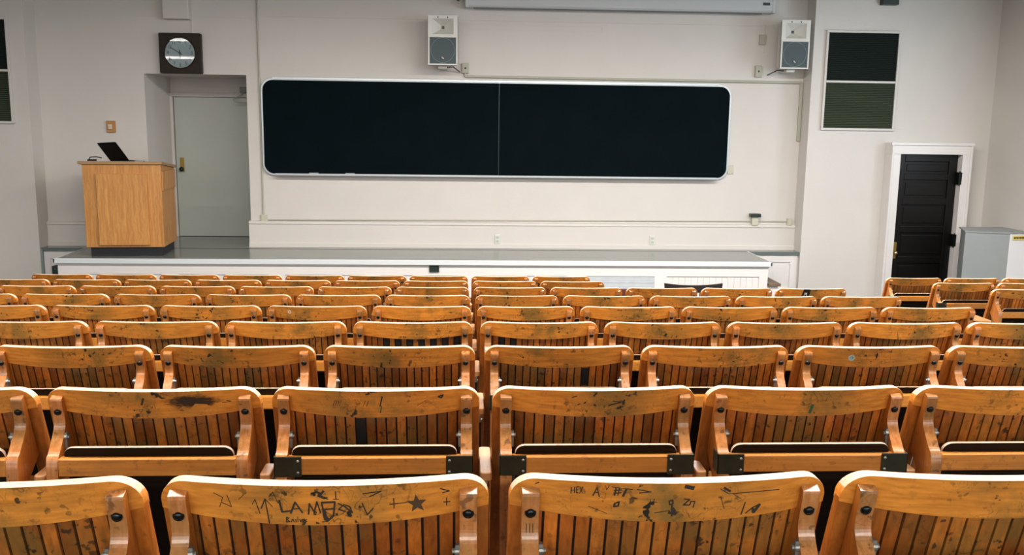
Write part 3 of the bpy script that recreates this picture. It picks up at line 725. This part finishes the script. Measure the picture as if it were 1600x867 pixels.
# folded seat with pale edge, its catch of light painted in
bm = bmnew()
out = rrect(-.196, .196, .38, .710, .022, 5); A = []; B = []
sl_ = lambda z: (.704-z)*.305
for x, z in out: A.append(bm.verts.new((x, -.048+sl_(z), z))); B.append(bm.verts.new((x, -.038+sl_(z), z+.001)))
nn = len(out)
bm.faces.new(A); bm.faces.new(B[::-1])
for i in range(nn):
    f = bm.faces.new((A[i], A[(i+1)%nn], B[(i+1)%nn], B[i])); f.material_index = 1
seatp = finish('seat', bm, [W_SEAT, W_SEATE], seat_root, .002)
bm = bmnew(); prism(bm, [(-.048+sl_(.69)-.010, .676), (-.048+sl_(.676), .682), (-.048+sl_(.64)+.001, .64), (-.048+sl_(.64)-.010, .64)], -.055, .055, 'x'); finish('cleat', bm, mat('olive cleat', (.06, .035, .012), .5), seatp, .002)
for s in (-1, 1):
    bm = bmnew(); x_ = s*(AX-.0135)
    cyl(bm, (x_, -.012, .724), (x_-s*.007, -.012, .724), .0075, n=14); cyl(bm, (x_-s*.007, -.012, .724), (x_-s*.011, -.012, .724), .0045, n=10)
    box(bm, min(x_, x_-s*.006), max(x_, x_-s*.006), -.016, -.006, .695, .735); finish('hinge', bm, STEEL, seat_root)
# armrest in the gap on the right of the seat
bm = bmnew(); pts = rrect(.2505, .2768, -.03, .155, .009, 5); pts = [(x, y) for x, y in pts]
prism(bm, pts, .612, .634, 'z'); arm = finish('armrest', bm, W_ARM, seat_root, .003)
bm = bmnew(); box(bm, .2575, .2695, -.036, .0, .588, .612); cyl(bm, (.2535, -.024, .594), (.2735, -.024, .594), .005, n=10); finish('steel_clip', bm, STEEL, arm)
bm = bmnew(); box(bm, .256, .271, -.030, .0, .0, .588); box(bm, .2535, .2735, -.03, .05, .0, .012); finish('iron_standard', bm, IRON, arm)

bm = bmnew(); prism(bm, rrect(.2505, .2768, -.03, .045, .006, 5), .612, .634, 'z'); tmp = finish('armrest', bm, W_ARM)
short_arm = tmp.data; bpy.data.objects.remove(tmp)
bm = bmnew(); prism(bm, rrect(.2505, .2808, -.03, .155, .009, 5), .612, .634, 'z'); tmp = finish('armrest', bm, W_ARM)
wide_arm = tmp.data; bpy.data.objects.remove(tmp)
def kids(o): return [c for c in C.objects if c.parent == o]
TREE = [(c, kids(c)) for c in kids(seat_root)]
def copy_seat(loc):
    r = seat_root.copy(); C.objects.link(r); r.location = loc; d = {}
    for c, gs in TREE:
        k = c.copy(); C.objects.link(k); k.parent = r; d.setdefault(c.name.split('.')[0], []).append(k)
        for g in gs:
            h = g.copy(); C.objects.link(h); h.parent = k
    return r, d

X0, PT_, GAP = .0733, .527, .0315
def col_x(n): return X0 + n*PT_ if n >= 0 else X0 - GAP - W + (n+1)*PT_
f_px = 1441.456
def project(p):
    v = Vector(p) - Vector((0, 0, 2.139)); d = v.dot(F0)
    return 800 + f_px*v.dot(right)/d, 433.5 - f_px*v.dot(up)/d
ROWN = ['nearest row', 'second row from the camera', 'third row from the camera', 'fourth row from the camera', 'fifth row from the camera', 'sixth row from the camera', 'third row from the stage', 'second row from the stage', 'row nearest the stage']
ORD = ['', 'second', 'third', 'fourth', 'fifth', 'sixth', 'seventh', 'eighth']
PLACE = [(0, n) for n in []]
seats = {}
specs = []
for r in range(9):
    ncol = 5 if r < 7 else 2
    for n_ in list(range(-7, 0)) + list(range(0, ncol)): specs.append((r, n_, col_x(n_), 'main'))
    for k in range(0, 6): specs.append((r, k, 3.733 + k*PT_, 'side'))
first = True
LOOK = {(0,-1): 'with the letters LAM and a star scratched on its back', (0,0): 'with ink scribbles and a number one on its back', (1,-2): 'with a big black smudge on its top board',
        (1,-1): 'with metal corner brackets and one blackened slat', (1,0): 'with metal corner brackets and green ink spots', (1,1): 'with metal corner brackets and a green notch',
        (1,2): 'with cursive ink writing on its top board', (3,-1): 'with broken out black slats', (3,0): 'with two black slats', (2,2): 'with a round pale sticker on its top board',
        (4,-2): 'with a small white ring sticker', (6,4): 'with black tape over its top board', (2,-1): 'with its tipped seat half pale', (1,-3): 'cut off by the left frame edge'}
for r, n_, x, sec in specs:
    ncol = 5 if r < 7 else 2
    z = zrow(r); y = Y0 + P_*r
    if x + W > 6.95: continue
    pa = project((x, y, z+H)); pb = project((x+W, y, z+H))
    if pb[0] < 2 or pa[0] > 1598: continue
    if sec == 'side' and r < 6: continue
    ro, d = copy_seat((x+hw, y, z))
    seats[(sec, r, n_)] = (ro, d)
    if n_ not in (-1, ncol-1 if r < 7 else 1): d['armrest'][0].data = short_arm
    if n_ == -1: d['armrest'][0].data = wide_arm
    ro['category'] = 'seat'
    rn = ROWN[r]
    if sec == 'main':
        if n_ < 0: pos = ('first' if n_ == -1 else ORD[-n_-1]) + ' left of the centre gap'
        else: pos = ('first' if n_ == 0 else ORD[n_]) + ' right of the centre gap'
        ro['group'] = 'wooden folding seats in the ' + rn
    else:
        pos = ('first' if n_ == 0 else ORD[n_]) + ' in the right hand block past the aisle'
        ro['group'] = 'right block seats in the ' + rn
    lk = LOOK.get((r, n_)) if sec == 'main' else None
    if lk: ro['label'] = ('folding wooden seat ' + lk + ', ' + rn.replace(' from the camera', ''))
    else: ro['label'] = 'slatted folding seat, ' + rn + ', ' + pos
    if len(ro['label'].split()) > 16: ro['label'] = ro['label'].replace('folding wooden seat', 'seat').replace('slatted folding seat', 'wooden seat')
# remove the pattern seat, only its copies stay
for c, gs in TREE:
    for g in gs: bpy.data.objects.remove(g)
    bpy.data.objects.remove(c)
bpy.data.objects.remove(seat_root)

# metal corner brackets
def add_bracket(key, sides=(-1, 1)):
    if key not in seats: return
    ro, d = seats[key]; rl = d['rear_rail'][0]
    for s in sides:
        bm = bmnew(); x0, x1 = sorted((s*.170, s*(AX+.0165)))
        box(bm, x0, x1, -.0655, -.0605, .640, .690)
        xo = s*(AX+.0165); box(bm, min(xo, xo-s*.003), max(xo, xo-s*.003), -.0655, -.02, .640, .690)
        b_ = finish('corner_bracket', bm, STRAP, rl, .001)
        bm = bmnew()
        for zz in (.651, .679): dome(bm, (s*.178, -.0655, zz), (0, -1, 0), .0035, .002, 10)
        finish('bracket_screw', bm, STEEL, rl)
for key in (('main', 1, -1), ('main', 1, 0), ('main', 1, 1)): add_bracket(key)
add_bracket(('main', 2, 0), (-1,)); add_bracket(('main', 0, 0)); add_bracket(('main', 0, -1)); add_bracket(('main', 2, -1), (1,))
add_bracket(('side', 7, 0)); add_bracket(('side', 8, 0), (-1,))

# slats painted or broken black
BLK = mat('blackened slat', (.006, .006, .006), .6)
def black_slats(key, ks, z0=.65, z1=.79):
    if key not in seats: return
    ro, d = seats[key]; sb = d['slat_back'][0]; bm = bmnew(); x0 = -9*SP
    for k in ks:
        a, b = x0+k*SP+.002, x0+(k+1)*SP-.002
        v = [bm.verts.new((x, yc(x, z)+dy, z)) for x in (a, b) for z in (z0, z1) for dy in (.0045, .0065)]
        for f in ((0,1,3,2), (4,6,7,5), (0,2,6,4), (1,5,7,3), (0,4,5,1), (2,3,7,6)): bm.faces.new([v[i] for i in f])
    finish('blackened_slats', bm, BLK, sb)['label'] = 'blackened slats'
black_slats(('main', 3, -1), (4, 6, 8, 10, 12, 14, 16)); black_slats(('main', 3, 0), (2, 4)); black_slats(('main', 1, -1), (7,), .675, .765); black_slats(('main', 2, 0), (12,), .70, .765)

# half of one tipped seat is bare wood; the last seat of one row has a raised flat armrest
if ('main', 2, -1) in seats:
    bm = bmnew(); zz = (.700, .44); prism(bm, [(-.0495+sl_(zz[0]), zz[0]), (-.0485+sl_(zz[0])+.001, zz[0]), (-.0485+sl_(zz[1])+.001, zz[1]), (-.0495+sl_(zz[1]), zz[1])], -.188, .005, 'x')
    finish('bare_half', bm, W_RAIL, seats[('main', 2, -1)][1]['seat'][0])['label'] = 'bare pale half of the seat board'
if ('main', 4, 4) in seats:
    bm = bmnew(); prism(bm, rrect(.2505, .342, .0, .17, .022, 5), .752, .768, 'z'); box(bm, .2505, .262, .05, .15, .64, .752)
    finish('raised_armrest', bm, W_RAIL, seats[('main', 4, 4)][0], .003)

# ---- writing, ink and stickers on the top boards
def surf_prism(bm, pts, lift=.0008, off=.0):
    """flat outline laid on the curved back of the top board"""
    A = [bm.verts.new((x, yc(x, z)-lift+off, z)) for x, z in pts]; B = [bm.verts.new((x, yc(x, z)+.0005+off, z)) for x, z in pts]
    n2 = len(pts); bm.faces.new(A); bm.faces.new(B[::-1])
    for i in range(n2): bm.faces.new((A[i], B[i], B[(i+1)%n2], A[(i+1)%n2]))
def surf_stroke(bm, pts, wd, off=0):
    for a, b in zip(pts[:-1], pts[1:]):
        a, b = Vector(a), Vector(b); d = b-a
        if d.length < 1e-6: continue
        steps = max(1, int(d.length/.012)); d.normalize(); n_ = Vector((-d.y, d.x))
        for k in range(steps):
            p, q_ = a.lerp(b, k/steps), a.lerp(b, (k+1)/steps)
            w1 = wd*random.uniform(.7, 1.2); 
            surf_prism(bm, [tuple(p-n_*w1/2-d*wd*.2), tuple(q_-n_*w1/2+d*wd*.2), tuple(q_+n_*w1/2+d*wd*.2), tuple(p+n_*w1/2-d*wd*.2)], off=off)
def ink(key, strokes, fills=(), name='writing', m=INK):
    if key not in seats: return
    ro, d = seats[key]; cr2 = d['crest_rail'][0]
    if name == 'scribbles':
        for pts, wd in strokes:
            bm = bmnew(); surf_stroke(bm, pts, wd); finish('scribble', bm, m, cr2)
        return
    bm = bmnew()
    for pts, wd in strokes: surf_stroke(bm, pts, wd)
    for pts in fills: surf_prism(bm, pts)
    finish(name, bm, m, cr2)
def m0(u, v): t = (u-753)/740; return ((u-753)*.000339, .8375-(v-(133-40*t*t))*.00043)
LAM = [([(562,185),(570,234),(608,230)], .0034), ([(608,240),(632,193),(660,238)], .0030), ([(616,222),(650,220)], .0020), ([(686,245),(694,200),(712,236),(728,192),(740,240)], .0026),
  ([(748,196),(806,194),(796,252),(766,276),(755,226),(800,222)], .0036), ([(748,196),(757,270)], .003), ([(508,282),(500,178),(478,218)], .0016), ([(500,178),(530,212)], .0013), ([(520,168),(538,150),(556,196)], .0012),
  ([(812,150),(812,180)], .0018), ([(800,182),(824,182)], .0016), ([(1064,180),(1064,222)], .0018), ([(1045,206),(1120,198)], .0014), ([(1298,180),(1298,212)], .0016), ([(1284,198),(1314,196)], .0016),
  ([(820,200),(850,215),(880,240),(870,215),(845,205),(820,225),(850,235)], .0022), ([(925,200),(945,250),(972,222),(950,245)], .0018), ([(728,150),(748,160),(760,148)], .004), ([(735,165),(752,172)], .004),
  ([(585,278),(587,256),(598,260),(588,267),(600,275),(585,278)], .0014), ([(606,278),(614,266),(620,278)], .0012), ([(628,278),(628,266)], .0012), ([(637,256),(637,278)], .0012), ([(645,266),(648,278),(656,266),(658,278)], .0012), ([(676,268),(666,270),(676,276),(664,280)], .0012),
  ([(440,200),(455,180),(470,240)], .001), ([(330,160),(345,210),(300,190)], .0009), ([(270,150),(310,170),(290,210)], .0009), ([(930,160),(1010,150),(960,172)], .0016), ([(1270,140),(1310,150),(1280,158)], .0018), ([(380,180),(420,150)], .0009)]
star = []
for i in range(10):
    a = PI/2 + i*PI/5 + .1; rr = 40 if i % 2 == 0 else 17; star.append((1165+rr*math.cos(a)*1.15, 203-rr*math.sin(a)))
ink(('main', 0, -1), [([m0(*p) for p in pts], w_) for pts, w_ in LAM[:7]])
ink(('main', 0, -1), [([m0(*p) for p in pts], w_) for pts, w_ in LAM[7:]], (), 'scribbles')
ink(('main', 0, -1), [], [[m0(*p) for p in star]], 'star_drawing', mat('star ink', (.07, .035, .012), .8))
def m1(u, v): t = (u-801)/700; return ((u-801)*.000357, .8375-(v-(133-40*t*t))*.00046)
HEX = [([(362,138),(362,162)], .0014), ([(376,136),(376,160)], .0014), ([(362,150),(376,148)], .0012), ([(394,136),(384,136),(384,160),(394,160)], .0013), ([(384,148),(392,148)], .0012), ([(398,136),(410,162)], .0013), ([(410,136),(398,162)], .0013),
  ([(455,172),(470,140),(482,176)], .0022), ([(458,160),(478,160)], .0014), ([(550,145),(546,172)], .0022), ([(564,143),(560,172)], .0022), ([(542,153),(574,151)], .002), ([(542,164),(574,162)], .002), ([(594,148),(582,176)], .003),
  ([(550,205),(568,198),(566,215),(548,218),(550,205)], .0026), ([(782,198),(796,194),(800,208),(786,212),(782,198)], .0022), ([(796,214),(802,258)], .003), ([(786,244),(818,250)], .004), ([(800,228),(810,240)], .005), ([(725,245),(790,236)], .0014),
  ([(848,190),(870,192),(846,214),(872,214)], .0026), ([(874,214),(876,200),(894,200),(890,224)], .002), ([(1132,250),(1160,226),(1192,212)], .0024), ([(1160,228),(1168,246),(1190,214)], .005), ([(1112,255),(1122,205)], .0016),
  ([(1000,150),(1040,170),(1270,152)], .0012), ([(1015,145),(1045,160)], .003), ([(845,140),(880,146)], .006), ([(640,150),(700,160),(650,164)], .0016), ([(700,190),(705,212)], .001), ([(716,188),(718,212)], .001), ([(700,200),(730,202)], .001),
  ([(1005,180),(1030,230)], .001), ([(1060,170),(1100,190)], .001), ([(440,215),(520,245)], .001), ([(505,132),(510,150),(520,135)], .001), ([(530,138),(620,150)], .0012), ([(210,120),(225,115)], .002)]
ink(('main', 0, 0), [([m1(*p) for p in pts], w_) for pts, w_ in HEX[:6]])
ink(('main', 0, 0), [([m1(*p) for p in pts], w_) for pts, w_ in HEX[6:]], (), 'scribbles')
# cursive word on the second row's right-hand seat
GV = [([(.052,.815),(.044,.818),(.040,.808),(.048,.800),(.054,.806),(.048,.806)], .0013), ([(.060,.806),(.066,.812),(.070,.802),(.062,.800),(.060,.806)], .0012), ([(.076,.813),(.080,.800),(.088,.813)], .0012), ([(.092,.806),(.100,.808),(.094,.812),(.091,.803),(.100,.800)], .0012), ([(.124,.812),(.114,.816),(.110,.806),(.116,.799),(.126,.802)], .0014), ([(.130,.812),(.134,.800),(.140,.812),(.146,.802)], .0012)]
ink(('main', 1, 2), [([(x-.02, z) for x, z in pts], w_) for pts, w_ in GV])
# black smudge
def blob(cx_, cz_, a, b, n_=18, j=.2): return [(cx_+a*math.cos(t)*random.uniform(1-j, 1), cz_+b*math.sin(t)*random.uniform(1-j, 1)) for t in [2*PI*i/n_ for i in range(n_)]]
SOOT = mat('sooty smudge', (.03, .014, .006), .7)
nt = SOOT.node_tree; tc = nt.nodes.new('ShaderNodeTexCoord'); mp = nt.nodes.new('ShaderNodeMapping'); mp.inputs['Location'].default_value = (-.10, 0, -.812); mp.vector_type = 'POINT'
mp.inputs['Location'].default_value = (-.10/.075, 0, -.812/.021); mp.inputs['Scale'].default_value = (1/.075, 0, 1/.021)
ln_ = nt.nodes.new('ShaderNodeVectorMath'); ln_.operation = 'LENGTH'; nz = nt.nodes.new('ShaderNodeTexNoise'); nz.inputs['Scale'].default_value = 5; nz.inputs['Detail'].default_value = 6
ad = nt.nodes.new('ShaderNodeMath'); ad.operation = 'ADD'; rp = nt.nodes.new('ShaderNodeValToRGB'); rp.color_ramp.elements[0].position = .55; rp.color_ramp.elements[0].color = (.9,.9,.9,1); rp.color_ramp.elements[1].position = 1.3/1.3; rp.color_ramp.elements[1].color = (0,0,0,1)
nt.links.new(tc.outputs['Object'], mp.inputs[0]); nt.links.new(mp.outputs[0], ln_.inputs[0]); nt.links.new(mp.outputs[0], nz.inputs['Vector'])
ad.operation = 'MULTIPLY_ADD'; nt.links.new(nz.outputs[0], ad.inputs[0]); ad.inputs[1].default_value = 1.1; nt.links.new(ln_.outputs['Value'], ad.inputs[2])
sb_ = nt.nodes.new('ShaderNodeMath'); sb_.operation = 'SUBTRACT'; sb_.inputs[1].default_value = .45; nt.links.new(ad.outputs[0], sb_.inputs[0])
nt.links.new(sb_.outputs[0], rp.inputs[0]); nt.links.new(rp.outputs[0], nt.nodes['Principled BSDF'].inputs['Alpha'])
ink(('main', 1, -2), [], [[(.02+.16*i/12, zbot(.02+.16*i/12)+.004) for i in range(13)] + [(.18-.16*i/12, .836) for i in range(13)]], 'smudge', SOOT)
ink(('main', 1, -2), [([(-.018, .806), (-.012, .822)], .006), ([(.165, .806), (.185, .808), (.175, .812)], .0014)])
ink(('main', 1, -1), [([(x, .800), (x+.006, .815)], .0012) for x in (-.10, -.095, -.09, -.085, -.028, -.02)] + [([(.012, .800), (.018, .826)], .003), ([(-.02, .832), (-.012, .834)], .005), ([(.10, .80), (.12, .812)], .001), ([(.15, .822), (.162, .826), (.158, .818), (.15, .822)], .003)])
ink(('main', 1, 0), [([(-.008, .826), (-.002, .834)], .004), ([(.03, .80), (.06, .808), (.04, .812)], .003), ([(.065, .802), (.068, .815)], .004), ([(-.06, .822), (-.048, .826)], .0025), ([(.07, .828), (.08, .824)], .003), ([(-.03, .806), (-.026, .809)], .004)])
GRN = mat('green ink', (.03, .09, .03), .7)
ink(('main', 1, 1), [([(.002, .778), (.006, .800)], .008)], (), 'green_notch', GRN)
ink(('main', 1, -1), [([(.012, .782), (.016, .800)], .003)], (), 'green_ink', GRN)
# stickers
PALE = mat('pale teal sticker', (.35, .48, .45), .5); WHT = mat('white ring', (.8, .78, .72), .5); TAPE = mat('black tape', (.01, .01, .01), .4)
def disc(cx_, cz_, r_, n_=20): return [(cx_+r_*math.cos(2*PI*i/n_), cz_+r_*math.sin(2*PI*i/n_)) for i in range(n_)]
ink(('main', 2, 2), [], [disc(-.073, .803, .011)], 'round_sticker', PALE)
ink(('main', 2, 2), [([(-.078, .806), (-.07, .808), (-.068, .802), (-.073, .799)], .0015)])
ringp = disc(-.19+.06, .812, .007); ink(('main', 4, -2), [(ringp+[ringp[0]], .003)], (), 'ring_sticker', WHT)
ink(('main', 6, 4), [], [[(-.08, .782), (-.03, .776), (-.02, .8395), (-.07, .8395)]], 'black_tape', TAPE)
ink(('main', 6, 4), [([(-.062, .79), (-.058, .815), (-.052, .80), (-.046, .815), (-.044, .79)], .003)], (), 'tape_mark', WHT)
# pencil grid on a leg of the nearest seat
if ('main', 0, 0) in seats:
    ro, d = seats[('main', 0, 0)]; bm = bmnew()
    yv = lambda z: yc(AX, z)-.0197-max(0, (.762-z))*.30
    for z in (.764, .757, .750, .743): box(bm, -AX-.006, -AX+.004, yv(z)-.0006, yv(z)+.002, z, z+.0012)
    for x_ in (-.006, -.001, .004): box(bm, -AX+x_, -AX+x_+.001, yv(.755)-.002, yv(.755)+.004, .743, .765)
    finish('pencil_grid', bm, INK, d['rear_leg'][0])

# ------------------------------------------------------------------ ceiling lamps
HOUS = mat('lamp housing', (.7, .7, .68), .4)
EM = bpy.data.materials.new('lit tubes'); EM.use_nodes = True
e = EM.node_tree.nodes['Principled BSDF']; e.inputs['Emission Color'].default_value = (1, .95, .88, 1); e.inputs['Emission Strength'].default_value = 6
for i, (x, y, pw) in enumerate(TUBES):
    t = thing('ceiling_lamp', 'long fluorescent ceiling lamp hanging on two rods above the seats', 'lamp', (x, y, LIGHT_Z), group='fluorescent lamps under the ceiling')
    bm = bmnew(); prism(bm, [(-.06, .06), (.06, .06), (.11, -.03), (-.11, -.03)], -1.55, 1.55, 'x'); finish('housing', bm, HOUS, t)
    for s in (-1, 1):
        bm = bmnew(); cyl(bm, (-1.5, s*.05, -.05), (1.5, s*.05, -.05), .019, n=10); finish('tube', bm, EM, t)
        bm = bmnew(); cyl(bm, (s*1.2, 0, .06), (s*1.2, 0, .5), .008, n=8); finish('rod', bm, HOUS, t)
